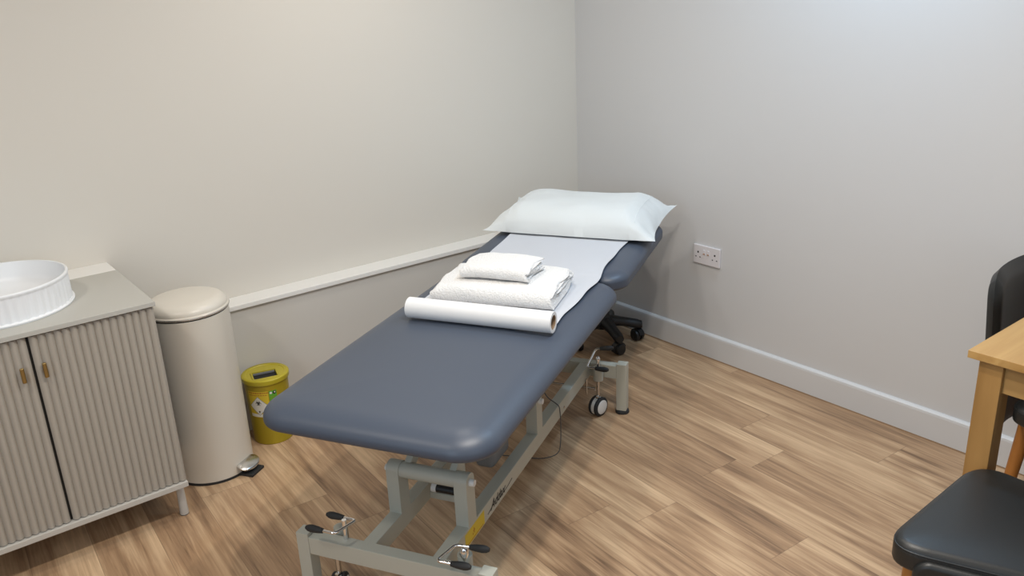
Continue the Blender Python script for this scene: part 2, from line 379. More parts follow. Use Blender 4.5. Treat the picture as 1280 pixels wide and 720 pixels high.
# lid plate: disc with a rectangular hole
bm=B(); hx,hy,ox,oy=.043,.033,-.004,.027
n=72; outer=[(.080*math.cos(2*PI*i/n),.080*math.sin(2*PI*i/n)) for i in range(n)]
def rayrect(a):
    dx,dy=math.cos(a),math.sin(a); t=min(hx/abs(dx) if abs(dx)>1e-9 else 9,hy/abs(dy) if abs(dy)>1e-9 else 9); return (ox+dx*t,-oy+dy*t)
inner=[]
for i in range(n):
    a=math.atan2(outer[i][1]+oy,outer[i][0]-ox); inner.append(rayrect(a))
RM=Matrix.Rotation(math.radians(-14),4,'Z')
t=bmesh.new()
R=[[(x,y,.2575) for x,y in outer],[(x*.9+.0,y*.9,.2575) for x,y in outer],[(x*.88,y*.88,.2555) for x,y in outer],
   [(ox+(x-ox)*1.18,-oy+(y+oy)*1.18,.2555) for x,y in inner],[(ox+(x-ox)*1.12,-oy+(y+oy)*1.12,.2595) for x,y in inner],[(x,y,.2595) for x,y in inner],[(x,y,.249) for x,y in inner]]
rings(t,R,False,False); bmesh.ops.transform(t,matrix=RM,verts=t.verts[:]); merge(bm,t)
obj('lid_plate',bm,M['yellowlid'],sb,smooth=30)
bm=B(); t=bmesh.new(); box(t,-.0465,.0385,-.0595,.0055,.2475,.2485); bmesh.ops.transform(t,matrix=RM,verts=t.verts[:]); merge(bm,t); obj('hatch_opening',bm,M['black'],sb)
bm=B(); t=bmesh.new(); box(t,-.044,.036,.001,.005,.2485,.2560,.001); bmesh.ops.transform(t,matrix=RM,verts=t.verts[:]); merge(bm,t); obj('hatch_flap',bm,M['housing'],sb)
# labels wrapped on the tapering body
def onbody(s,z,out=.0):   # s = metres round the surface from the viewing direction
    r=.0755+(.0825-.0755)*(z-.004)/.242+out
    a=math.radians(-127)+s/.079
    return (r*math.cos(a),r*math.sin(a),z)
def patch(s0,s1,z0,z1,out,name,m,ns=28):
    bm=B(); g=[[bm.verts.new(onbody(s0+(s1-s0)*i/ns,z,out)) for i in range(ns+1)] for z in (z0,z1)]
    h=[[bm.verts.new(onbody(s0+(s1-s0)*i/ns,z,out-.0003)) for i in range(ns+1)] for z in (z0,z1)]
    for i in range(ns):
        bm.faces.new((g[0][i],g[0][i+1],g[1][i+1],g[1][i])); bm.faces.new((h[0][i+1],h[0][i],h[1][i],h[1][i+1]))
        bm.faces.new((h[0][i],h[0][i+1],g[0][i+1],g[0][i])); bm.faces.new((g[1][i],g[1][i+1],h[1][i+1],h[1][i]))
    bm.faces.new((h[0][0],g[0][0],g[1][0],h[1][0])); bm.faces.new((g[0][ns],h[0][ns],h[1][ns],g[1][ns]))
    return obj(name,bm,m,sb)
def poly_on(P,out,name,m,parent):
    # P holds polygons in (s,z); each is finely cut up so that it follows the curved wall
    bm=B()
    for Q in P:
        n=len(Q); cs=sum(q[0] for q in Q)/n; cz=sum(q[1] for q in Q)/n
        c=bm.verts.new((cs,cz,0)); v=[bm.verts.new((a,b,0)) for a,b in Q]
        for i in range(n): bm.faces.new((c,v[i],v[(i+1)%n]))
    for _ in range(4):
        L=[e for e in bm.edges if e.calc_length()>.005]
        if not L: break
        bmesh.ops.subdivide_edges(bm,edges=L,cuts=1); bmesh.ops.triangulate(bm,faces=bm.faces[:])
    for w in bm.verts: w.co=onbody(w.co.x,w.co.y,out)
    return obj(name,bm,m,parent)
lab=patch(-.058,.024,.112,.214,.0006,'hazard_label',M['labelyellow'])
poly_on([[(-.056,.114),(-.02,.114),(.022,.114),(.022,.126),(-.02,.126),(-.056,.126)],],.0011,'label_footer',M['labelwhite'],lab)
dc=(-.016,.158);dr=.037
def seg(a,b,k=8): return [(a[0]+(b[0]-a[0])*i/k,a[1]+(b[1]-a[1])*i/k) for i in range(k)]
dm=[(dc[0],dc[1]-dr),(dc[0]+dr,dc[1]),(dc[0],dc[1]+dr),(dc[0]-dr,dc[1])]
poly_on([sum([seg(dm[i],dm[(i+1)%4]) for i in range(4)],[])],.0015,'white_diamond',M['labelwhite'],lab)
# outline of the diamond
bm=B()
for i in range(4):
    a,b=dm[i],dm[(i+1)%4]
    k=8
    for j in range(k):
        p=[(a[0]+(b[0]-a[0])*t,a[1]+(b[1]-a[1])*t) for t in (j/k,(j+1)/k)]
        q=[(dc[0]+(x-dc[0])*.955,dc[1]+(z-dc[1])*.955) for x,z in p]
        vs=[bm.verts.new(onbody(*w,.0018)) for w in (p[0],p[1],q[1],q[0])]; bm.faces.new(vs)
obj('diamond_outline',bm,M['housing'],lab)
# biohazard trefoil: three open crescents round a ring
def cres(cx_,cz_,ro,ri,gap,ang,n=20):
    out=[]
    for i in range(n):
        a0=ang+gap+(2*PI-2*gap)*i/n; a1=ang+gap+(2*PI-2*gap)*(i+1)/n
        out.append([(cx_+ro*math.cos(a0),cz_+ro*math.sin(a0)),(cx_+ro*math.cos(a1),cz_+ro*math.sin(a1)),(cx_+ri[0]+ri[2]*math.cos(a1),cz_+ri[1]+ri[2]*math.sin(a1)),(cx_+ri[0]+ri[2]*math.cos(a0),cz_+ri[1]+ri[2]*math.sin(a0))])
    return out
P=[];bc=(dc[0],dc[1]+.012)
for a in (90,210,330):
    a=math.radians(a); c=(bc[0]+.0058*math.cos(a),bc[1]+.0058*math.sin(a))
    P+=cres(c[0],c[1],.0062,(.0016*math.cos(a),.0016*math.sin(a),.0042),.5,a)
P+=cres(bc[0],bc[1],.0062,(0,0,.0050),0,0)
P.append([(bc[0]+.0015*math.cos(t),bc[1]+.0015*math.sin(t)) for t in [2*PI*i/10 for i in range(10)]])
poly_on(P,.0020,'biohazard_symbol',M['black'],lab)
poly_on([[(dc[0]-.001,dc[1]-.027),(dc[0]+.002,dc[1]-.027),(dc[0]+.002,dc[1]-.018),(dc[0]-.003,dc[1]-.020)],[(dc[0]-.003,dc[1]-.022),(dc[0]+.004,dc[1]-.022),(dc[0]+.004,dc[1]-.020),(dc[0]-.003,dc[1]-.020)]],.0020,'class_number',M['black'],lab)
# small print lines at the top of the label
bm=B()
random.seed(3)
for z,h in ((.2065,.0045),(.1985,.003)):
    s=-.054
    while s<.018:
        w=random.uniform(.003,.009)
        vs=[bm.verts.new(onbody(a,b,.0011)) for a,b in ((s,z),(s+w,z),(s+w,z+h),(s,z+h))]; bm.faces.new(vs); s+=w+.0018
obj('label_print',bm,M['red'],lab)
gl=patch(.027,.055,.138,.214,.0006,'green_label',M['labelgreen'])
poly_on([[(.034+.0045*math.cos(t),.206+.0045*math.sin(t)) for t in [2*PI*i/14 for i in range(14)]]],.0011,'label_dot',M['labelwhite'],gl)
poly_on([[(.047+.006*math.cos(t),.206+.0065*math.sin(t)) for t in [2*PI*i/14 for i in range(14)]]],.0011,'label_emblem',M['black'],gl)
poly_on([[(.048+.0025*math.cos(t),.207+.003*math.sin(t)) for t in [2*PI*i/14 for i in range(14)]]],.0014,'emblem_centre',M['labelwhite'],gl)
bm=B()
for z in (.190,.183,.176,.169,.162,.155):
    s=.030
    while s<.051:
        w=random.uniform(.003,.007); w=min(w,.052-s)
        vs=[bm.verts.new(onbody(a,b,.0011)) for a,b in ((s,z),(s+w,z),(s+w,z+.0018),(s,z+.0018))]; bm.faces.new(vs); s+=w+.0015
obj('green_label_print',bm,M['yellow'],gl)

# ------------------------------------------------------------------ treatment couch
A0=math.radians(29.9)
CO=Vector((math.cos(A0)*-1.735+math.sin(A0)*.2375, math.sin(A0)*-1.735-math.cos(A0)*.2375, 0))
def W(x,y,z=0):
    return CO+Vector((math.cos(A0)*x-math.sin(A0)*y,math.sin(A0)*x+math.cos(A0)*y,z))
co=empty('treatment_couch',CO,A0); tag(co,'slate blue padded treatment couch on a pale grey steel lifting frame','treatment couch')
LH=.205
RY={1:.083,-1:-.1295}
for sx in (-1,1):
    for sy in (-1,1):
        bm=B(); box(bm,sx*.665-.020,sx*.665+.020,sy*.2775-.020,sy*.2775+.020,.014,LH+.009,.0025,2)
        l=obj('leg',bm,M['frame'],co,smooth=40)
        bm=B(); lathe(bm,[(.020,0),(.027,0),(.028,.004),(.026,.011),(.018,.014),(.010,.020)],sx*.665,sy*.2775,28); obj('rubber_foot',bm,M['blackrubber'],l,smooth=40)
    bm=B(); box(bm,sx*.665-.019,sx*.665+.019,-.258,.258,.150,LH,.003,2); obj('crossbar',bm,M['frame'],co,smooth=40)
for sy in (-1,1):
    bm=B(); box(bm,-.648,.648,RY[sy]-.020,RY[sy]+.020,.148,LH-.001,.003,2); obj('side_rail',bm,M['frame'],co,smooth=40)
# castors and brake levers
lev={(-1,1):[(-.712,.232,.262),(-.712,.145,.262),(-.642,.122,.262),(-.642,.212,.262)],
     (-1,-1):[(-.712,-.250,.252),(-.716,-.160,.252),(-.646,-.180,.256),(-.640,-.270,.258)],
     (1,-1):[(.600,-.236,.207),(.600,-.152,.207),(.640,-.178,.272),(.640,-.244,.284)],
     (1,1):[(.600,.236,.240),(.600,.152,.240),(.690,.165,.262),(.690,.244,.262)]}
for sx in (-1,1):
    for sy in (-1,1):
        hx=.618 if sx>0 else -.652; hy=sy*.192
        ht=.205 if sx>0 else .212
        bm=B(); cyl(bm,(sx*.620,hy,.150),(sx*.620,hy,ht),.020,28); obj('castor_sleeve',bm,M['frame'],co,smooth=40)
        c=bpy.data.objects
        bm=B(); cyl(bm,(hx,hy,.078),(hx,hy,.152),.0075,16)
        wx=hx-.004; wy=hy
        # fork over the twin wheel
        box(bm,wx-.012,wx+.012,wy-.006,wy+.006,.066,.086,.003)
        ca_=obj('castor',bm,M['satin'],co,smooth=40)
        # twin wheel, rolling axis along local Y rotated a little
        WM=Matrix.Translation((wx,wy,.0395))@Matrix.Rotation(math.radians(-22*sx),4,'Z')
        for k in (-1,1):
            t=bmesh.new()
            rings(t,[[(r*math.cos(2*PI*i/32),yy,r*math.sin(2*PI*i/32)) for i in range(32)] for r,yy in ((.026,k*.007),(.036,k*.007),(.0392,k*.0095),(.0392,k*.017),(.036,k*.0205),(.030,k*.0215))])
            bmesh.ops.transform(t,matrix=WM,verts=t.verts[:]); b2=B(); merge(b2,t); wl=obj('castor_tyre',b2,M['blackrubber'],ca_,smooth=40)
            t=bmesh.new()
            rings(t,[[(r*math.cos(2*PI*i/32),yy,r*math.sin(2*PI*i/32)) for i in range(32)] for r,yy in ((.029,k*.020),(.029,k*.0225),(.024,k*.0245),(.008,k*.0250))])
            bmesh.ops.transform(t,matrix=WM,verts=t.verts[:]); b2=B(); merge(b2,t); obj('wheel_cap',b2,M['whiteplastic'],ca_,smooth=40)
        t=bmesh.new()
        rings(t,[[(r*math.cos(2*PI*i/32),yy,r*math.sin(2*PI*i/32)) for i in range(32)] for r,yy in ((.0365,-.0072),(.0365,.0072))])
        bmesh.ops.transform(t,matrix=WM,verts=t.verts[:]); b2=B(); merge(b2,t); obj('wheel_hub',b2,M['whiteplastic'],ca_,smooth=40)
        P=[Vector(p) for p in lev[(sx,sy)]]
        hub=Vector((sx*.655 if sx<0 else hx,sy*.152 if (sx<0 and sy>0) else hy,0))
        if sx<0 and sy<0: hub=Vector((-.630,-.196,0))
        mid=(P[1]+P[2])/2
        bm=B(); tube(bm,fillet(P,.012),.0042,12)
        if not (sx<0 and sy<0): tube(bm,[(hub.x,hub.y,LH),(hub.x,hub.y,mid.z+.004)],.0068,16)
        else: lathe(bm,[(.009,.20),(.010,.212),(.0125,.222),(.012,.232),(.008,.240),(.002,.243)],hub.x,hub.y,20)
        if sx>0: lathe(bm,[(.009,.236),(.0085,.244),(.005,.250),(.001,.252)],hub.x,hub.y,20)
        lv=obj('brake_lever',bm,M['chrome'],co,smooth=40)
        for a,b in ((P[0],P[1]),(P[3],P[2])):
            d=(b-a); Lg=.050; d.normalize()
            pts=[a-d*.004,a+d*.004,a+d*.014,a+d*.034,a+d*Lg]
            bm=B(); tube(bm,pts,.01,16,rad=[.005,.0090,.0105,.0092,.0068]); obj('lever_grip',bm,M['blackrubber'],lv,smooth=50)
# linkage rod between far castors
bm=B(); cyl(bm,(.585,-.19,.128),(.585,.19,.128),.004,10); cyl(bm,(.596,-.19,.118),(.596,.19,.118),.003,10); cyl(bm,(.585,-.155,.10),(.585,-.155,.165),.004,10)
obj('brake_linkage_rod',bm,M['satin'],co,smooth=40)
# uprights that carry the lifting arms
for ux in (-.475,.075):
    for sy in (-1,1):
        bm=B(); h0=.200; h1=.338 if ux<0 else .320
        t=bmesh.new()
        prof=[]
        w=.026
        prof=[(ux-w,h0),(ux-w,h1)]+[(ux+w*math.cos(a),h1+w*.9*math.sin(a)) for a in [PI-PI*i/10 for i in range(1,10)]]+[(ux+w,h1),(ux+w,h0)]
        rings(t,[[(x,yy,z) for x,z in prof] for yy in (RY[sy]-.0195,RY[sy]+.0195)])
        merge(bm,t); u=obj('upright',bm,M['frame'],co,smooth=35)
        bm=B(); yy=RY[sy]+sy*.0195; cyl(bm,(ux,yy-sy*.002,h1-.004),(ux,yy+sy*.014,h1-.004),.0115,20,r2=.0095); obj('pivot_cap',bm,M['whiteplastic'],u,smooth=40)
    bm=B(); cyl(bm,(ux,-.112,h1-.002),(ux,.065,h1-.002),.0232,28); obj('pivot_tube',bm,M['frame'],co,smooth=40)
# lifting arms up to the top frame
for ux,tx,h1 in ((-.475,-.20,.333),(.075,.35,.318)):
    for sy in (-1,1):
        ya=.048 if sy>0 else -.094; a=Vector((ux,ya,h1)); b=Vector((tx,ya,.520)); d=(b-a); Lm=d.length; ang=math.atan2(d.z,d.x)
        Mx=Matrix.Translation((a+b)/2)@Matrix.Rotation(-ang,4,'Y')
        bm=B(); box(bm,-Lm/2-.015,Lm/2+.015,-.010,.010,-.018,.018,.002,2,M=Mx); obj('lifting_arm',bm,M['frame'],co,smooth=40)
    bm=B(); cyl(bm,(tx,-.125,.520),(tx,.125,.520),.014,20); obj('pivot_tube',bm,M['frame'],co,smooth=40)
for sy in (-1,1):
    bm=B(); box(bm,-.62,.44,sy*.15-.015,sy*.15+.015,.530,.560,.003); obj('top_frame_rail',bm,M['frame'],co,smooth=40)
for x in (-.62,-.10,.42):
    bm=B(); box(bm,x-.012,x+.018,-.150,.150,.531,.559,.003); obj('top_frame_rail',bm,M['frame'],co,smooth=40)
# actuator
a=Vector((-.27,0,.225)); b=Vector((.02,0,.47)); d=(b-a).normalized()
bm=B(); ang=math.atan2(d.z,d.x); Mx=Matrix.Translation(a+d*.22)@Matrix.Rotation(-ang,4,'Y')
box(bm,-.12,.10,-.036,.036,-.036,.036,.012,4,M=Mx); obj('motor_housing',bm,M['housing'],co,smooth=40)
bm=B(); box(bm,-.20,-.06,-.095,-.030,.20,.40,.018,4); obj('control_box',bm,M['housing'],co,smooth=40)
bm=B(); cyl(bm,(-.345,.028,.202),(-.345,-.034,.202),.0125,24); obj('drive_bush',bm,M['blackplastic'],co,smooth=40)
bm=B(); cyl(bm,(-.345,.044,.202),(-.345,.028,.202),.014,24); obj('bush_washer',bm,M['whiteplastic'],co,smooth=40)
bm=B(); cyl(bm,(-.345,-.034,.202),(-.345,-.044,.202),.013,24); obj('bush_washer',bm,M['whiteplastic'],co,smooth=40)
bm=B(); box(bm,-.362,-.325,-.062,-.046,.20,.32,.003); box(bm,-.330,-.316,-.112,.066,.150,.172,.003)
obj('motor_bracket',bm,M['frame'],co,smooth=40)
# loose cable
bm=B(); pts=[(.30,.02,.40),(.29,-.05,.30),(.275,-.105,.225),(.27,-.135,.212),(.262,-.154,.205),(.256,-.160,.16),(.25,-.161,.08),(.245,-.155,.02),(.22,-.10,.004),(.20,.05,.004)]
tube(bm,fillet(pts,.05,4),.0019,8); obj('mains_cable',bm,M['cable'],co,smooth=50)
bm=B(); cyl(bm,(.32,-.149,.172),(.32,-.152,.172),.005,14); obj('rail_screw',bm,M['chrome'],co,smooth=40)
# yellow warning sticker and script badge on the outer face of the near rail
ry=-.1495
st=obj('warning_sticker',box(B(),-.530,-.400,ry-.0006,ry+.0001,.153,.197),M['labelyellow'],co)
bm=B(); 
for x0,x1,z0,z1 in ((-.525,-.410,.1565,.1585),(-.473,-.470,.170,.186),(-.478,-.466,.1775,.180),(-.482,-.478,.168,.173)): box(bm,x0,x1,ry-.0010,ry-.0006,z0,z1)
obj('sticker_print',bm,M['red'],st)
def text_mesh(body,size,shear,mat_,parent,mtx,name):
    cu=bpy.data.curves.new('t','FONT'); cu.body=body; cu.size=size; cu.shear=shear; cu.extrude=.0002; cu.align_x='CENTER'; cu.align_y='CENTER'; cu.offset=.0004
    to=bpy.data.objects.new('t',cu); COL.objects.link(to); bpy.context.view_layer.update()
    me=bpy.data.meshes.new_from_object(to); bpy.data.objects.remove(to)
    bm=B(); bm.from_mesh(me); bpy.data.meshes.remove(me)
    bmesh.ops.transform(bm,matrix=mtx,verts=bm.verts[:])
    return obj(name,bm,mat_,parent)
TM=Matrix.Translation((-.300,ry-.0006,.1765))@Matrix.Rotation(PI/2,4,'X')
bd=text_mesh('Addax',.041,.45,M['black'],co,TM,'brand_lettering')
bm=B(); tube(bm,[(-.375,ry-.0006,.166),(-.345,ry-.0006,.172),(-.315,ry-.0006,.178)],.0009,6); obj('lettering_flourish',bm,M['black'],bd)
bm=B(); tube(bm,[(-.255,ry-.0006,.167),(-.215,ry-.0006,.170),(-.185,ry-.0006,.176)],.0008,6)
obj('lettering_flourish',bm,M['black'],bd)

# cushions
def cushion(L0,L1,hw,T,rc,prof_r,crown,name,Mx=None,wide=1.6):
    hx=(L1-L0)/2; cxm=(L0+L1)/2; R=[]; n=14
    levels=[(.050,0),(.028,.0)]
    for k in range(1,7):
        a=k/6*PI/2; levels.append((.028*(1-math.sin(a)),.016*(1-math.cos(a))))
    zt=T-crown-.002
    for k in range(0,13):
        a=k/12*PI/2; levels.append((prof_r*wide*(1-math.cos(a)),zt-min(prof_r*.9,zt-.018)*(1-math.sin(a))))
    for f,zz in ((.12,.25),(.3,.62),(.5,.85),(.75,.97),(.97,1)):
        levels.append((prof_r*wide+(hw-prof_r*wide)*f,zt+(crown+.002)*zz))
    for ins,z in levels:
        R.append([(cxm+x,y,z) for x,y in rrect(hx-ins,hw-ins,max(rc-ins,.002),n)])
    bm=B(); rings(bm,R)
    if Mx is not None: bmesh.ops.transform(bm,matrix=Mx,verts=bm.verts[:])
    return bm
ZB=.568
bm=cushion(-.763,.462,.334,.072,.10,.052,.003,'c',Matrix.Translation((0,0,ZB))); obj('seat_cushion',bm,M['vinyl'],co,smooth=60)
HT=math.radians(1.9)
HM=Matrix.Translation((.466,0,ZB+.003))@Matrix.Rotation(-HT,4,'Y')
bm=cushion(.0,.715,.334,.071,.085,.034,.003,'c',HM); obj('head_cushion',bm,M['vinyl'],co,smooth=60)
bm=B(); box(bm,.03,.60,-.16,-.13,-.028,0,.003,M=HM); box(bm,.03,.60,.13,.16,-.028,0,.003,M=HM); box(bm,.57,.60,-.13,.13,-.028,0,.003,M=HM); obj('headrest_frame',bm,M['frame'],co,smooth=40)
bm=B(); cyl(bm,(.452,-.19,.550),(.452,.19,.550),.011,18); obj('headrest_hinge',bm,M['frame'],co,smooth=40)
ZT=ZB+.072
def ztop(x):
    if x<.445: return ZT
    return ZT+.0022+max(0,(x-.475))*math.tan(HT)

# paper sheet over head section
ps_bm=B(); nx,ny=80,26; g=[]
for i in range(nx+1):
    x=-.057+(1.02+.057)*i/nx; row=[]
    for j in range(ny+1):
        v=j/ny
        yl=.238+.006*math.sin(x*9)+.004*math.sin(x*23)
        yr=-.258+.004*math.sin(x*11+1)+.003*math.sin(x*27)
        if x>.38: yr+=.008*min(1,(x-.38)/.2)
        y=yl+(yr-yl)*v
        e=min(v,1-v)
        z=ztop(x)+.0026+.0016*abs(noise.noise(Vector((x*7,y*7,0))))+ (.004*max(0,1-e/.06)*(.5+.5*math.sin(x*19+3*v)))
        if x<-.085: z+=0
        row.append(Vector((x,y,z)))
    g.append(row)
o0=W(.45,0,ZT)
def sheet(bm,g,th):
    top=[[bm.verts.new(p) for p in r] for r in g]; bot=[[bm.verts.new(p-Vector((0,0,th))) for p in r] for r in g]
    a,b=len(g),len(g[0])
    for i in range(a-1):
        for j in range(b-1):
            bm.faces.new((top[i][j],top[i+1][j],top[i+1][j+1],top[i][j+1])); bm.faces.new((bot[i][j+1],bot[i+1][j+1],bot[i+1][j],bot[i][j]))
    for i in range(a-1):
        for j in (0,b-1): bm.faces.new((top[i][j],top[i+1][j],bot[i+1][j],bot[i][j]))
    for j in range(b-1):
        for i in (0,a-1): bm.faces.new((top[i][j],top[i][j+1],bot[i][j+1],bot[i][j]))
def local_obj(name,bm,m,base,smooth=None,parent=None):
    # geometry given in couch coordinates -> own origin at "base" (couch coordinates)
    bmesh.ops.translate(bm,vec=(-base[0],-base[1],-base[2]),verts=bm.verts[:])
    if parent is not None: return obj(name,bm,m,parent,smooth)
    return obj(name,bm,m,None,smooth,loc=W(*base),rotz=A0)
sheet(ps_bm,g,.0008)
tag(local_obj('couch_paper',ps_bm,M['paper'],(.45,0,ZT),60),'wide white paper sheet laid over the head end of the couch under the towels','paper sheet')

# paper roll
rb=(-.092,-.026,ZT+.0015)
pr_=empty('couch_paper_roll',W(*rb),A0); tag(pr_,'white paper roll with brown card core lying across the couch before the towels','paper roll')
bm=B(); r=.033; hl=.2425; n=56; R=[]
for rr,yy in ((.0225,-hl+.0),(.0232,-hl),(r-.001,-hl),(r,-hl+.001),(r,hl-.001),(r-.001,hl),(.0232,hl),(.0225,hl)):
    R.append([(rr*math.cos(2*PI*i/n),yy,r+rr*math.sin(2*PI*i/n)) for i in range(n)])
R.append([(.0225*math.cos(2*PI*i/n),-hl,r+.0225*math.sin(2*PI*i/n)) for i in range(n)])
rings(bm,R,False,False); obj('rolled_paper',bm,M['roll'],pr_,smooth=35)
bm=B(); R=[]
for rr,yy in ((.0224,-hl+.001),(.0205,-hl+.001),(.0205,hl-.001),(.0224,hl-.001),(.0224,-hl+.001)):
    R.append([(rr*math.cos(2*PI*i/n),yy,r+rr*math.sin(2*PI*i/n)) for i in range(n)])
rings(bm,R,False,False); obj('card_core',bm,M['card'],pr_,smooth=35)

# towels: one thick ribbon folded in X-Z (front edge = big outer fold, loose ends inside), extruded along Y
def towel(cx_,cy_,z0,depth,width,H,rot,label,seed,band,lumps=.0035):
    h=H/4.0; x0,x1=-depth/2,depth/2
    pts=[]
    def run(xa,xb,z,n=10):
        for i in range(n+1): pts.append((xa+(xb-xa)*i/n,z))
    def arc(xc,zc,r,a0,a1,n=8):
        for i in range(1,n): a=math.radians(a0+(a1-a0)*i/n); pts.append((xc+r*math.cos(a),zc+r*math.sin(a)))
    R_=(H-h)/2
    run(x1-.012,x0+R_+h/2,h/2); arc(x0+R_+h/2,H/2,R_,-90,-270,14); run(x0+R_+h/2,x1-h,H-h/2)
    arc(x1-h,H-h,h/2,90,-90); run(x1-h,x0+R_+h*.9,H-1.5*h); arc(x0+R_+h*.9,H/2,h/2,90,270); run(x0+R_+h*.9,x1-.004,1.5*h)
    def outline():
        up=[];dn=[]
        for i,(x,zz) in enumerate(pts):
            a=pts[max(i-1,0)];b=pts[min(i+1,len(pts)-1)]
            dx,dz=b[0]-a[0],b[1]-a[1]; l=math.hypot(dx,dz) or 1
            nx_,nz_=-dz/l,dx/l; w=h*.47
            up.append((x+nx_*w,zz+nz_*w)); dn.append((x-nx_*w,zz-nz_*w))
        e=pts[-1]; d=(e[0]+h*.45,e[1]); s0=pts[0]; d0=(s0[0]+h*.45,s0[1])
        return [d0]+up+[d]+dn[::-1]
    O_=outline(); ny=90; Rz=Matrix.Rotation(rot,3,'Z'); Rg=[]
    for j in range(ny+1):
        v=-1+2*j/ny; e=1-abs(v); f=1 if e>.05 else (1-(1-e/.05)**2)**.5
        ring=[]
        for (x,zz) in O_:
            t=zz/H
            # rounded ends: pull every layer's outline towards its own centre line
            q=round((zz/h)-.5); zc=(max(0,min(3,q))+.5)*h
            z2=zc+(zz-zc)*(.35+.65*f) if x>x0+R_ else zz*(.9+.1*f)
            y=v*width/2
            nn=noise.noise(Vector((x*10+seed,y*10,zz*18)))
            sag=1-.16*t*max(0,abs(v)-.35)**1.6*1.4-.10*t*max(0,(x-.1*depth)/depth)
            X=x+.006*nn*(1-t*.3)+.012*(abs(v)**3)*(t-.5)*(1 if x<0 else -1)
            Y=y*(1+.015*math.sin(q*2.1+seed))+ (.006*math.sin(x*38+q*1.9+seed))*abs(v)**5
            Z=z2*sag+lumps*nn*t+.0012*noise.noise(Vector((x*45,y*45,zz*40)))
            p=Rz@Vector((X,Y,0)); ring.append((cx_+p.x,cy_+p.y,z0+max(Z,.0008)))
        Rg.append(ring)
    root=empty('folded_towel',W(cx_,cy_,z0),A0); root['label']=label; root['category']='towel'; root['group']='white folded towels on the couch'
    bm=B(); rings(bm,Rg); bmesh.ops.triangulate(bm,faces=[f for f in bm.faces if len(f.verts)>4])
    o=local_obj('folded_cloth',bm,M['terry'],(cx_,cy_,z0),60,root)
    if band:
        bm=B(); g=[]
        for i in range(15):
            x=x0+R_+.01+(depth-R_-h-.02)*i/14; row=[]
            for k,y in enumerate((-width/2-.001,-width/2+.006,-width/2+.012)):
                p=Rz@Vector((x,y,0)); row.append(Vector((cx_+p.x,cy_+p.y,z0+1.5*h*.93+.0045-.0006*k)))
            g.append(row)
        sheet(bm,g,.009); local_obj('woven_border',bm,M['band'],(cx_,cy_,z0),None,root)
    return root
zt=ZT+.0048
towel(.183,.004,zt,.285,.405,.068,math.radians(4),'large thick white folded towel lying flat on the paper sheet, under the smaller towel',3,True)
towel(.188,.010,zt+.0700,.170,.232,.048,math.radians(1),'small white folded towel lying on top of the larger folded towel',8,False,.002)

# pillow
pl=empty('pillow',W(1.035,0,ztop(1.035)+.003),A0); tag(pl,'plump white pillow in a wipe-clean case at the head end of the couch','pillow')
def pillow_pt(u,v,top):
    hw=.350; hd=.205
    y=u*hw*(1+.045*v*v*abs(u)**3)
    x=v*hd*(1-.10*(1-abs(u)**1.2)*0)*(1+.03*abs(u)**6)*(1-.06*math.sin(PI*min(1,abs(u)))*0)
    # ends: corners splay outwards, middle of the end seam pulls in
    y*=1-.045*(1-v*v)*abs(u)**6
    e=max(0,(abs(u)-.62)/.38); th=.120*(1-e**1.7)*(max(0,1-abs(v)**(3.6-1.2*e)))**.5
    ztp=th*(.90 if top else -.10)
    lift=.004*abs(u)**5+ .030*max(0,v)*abs(u)**4
    w=noise.noise(Vector((x*11,y*9,1 if top else 5)))*.007+noise.noise(Vector((x*25+3,y*30,2)))*.007*abs(u)**3
    # creases running from the corners
    w+=.006*math.sin(34*(x*math.copysign(1,u)+y*.6))*abs(u)**5*(1 if th>.01 else .2)
    z=.006+lift+ztp+w*(1 if top else .15)*min(1,th/.02+.15)
    return Vector((x,y,max(z,.0015+.6*0)))
bm=B(); nu,nv=72,44; HMp=Matrix.Rotation(-HT,3,'Y')
top_g=[[bm.verts.new(HMp@pillow_pt(-1+2*i/nu,-1+2*j/nv,True)) for j in range(nv+1)] for i in range(nu+1)]
bot_g=[[top_g[i][j] if i in (0,nu) or j in (0,nv) else bm.verts.new(HMp@pillow_pt(-1+2*i/nu,-1+2*j/nv,False)) for j in range(nv+1)] for i in range(nu+1)]
for s_,g in ((0,top_g),(1,bot_g)):
    for i in range(nu):
        for j in range(nv):
            f_=(g[i][j],g[i+1][j],g[i+1][j+1],g[i][j+1]); bm.faces.new(f_ if s_==0 else f_[::-1])
bmesh.ops.translate(bm,vec=(0,0,.0035),verts=bm.verts[:])
po=obj('pillow_case',bm,M['pillow'],pl,smooth=80)
# seams near each end of the case
for s,u0 in ((1,.74),(-1,-.77)):
    bm=B(); pts=[]
    for j in range(4,nv-3): pts.append(HMp@(pillow_pt(u0,-1+2*j/nv,True)+Vector((0,0,.0035))))
    tube(bm,pts,.0016,6); obj('case_seam',bm,M['pillow'],po,smooth=60)

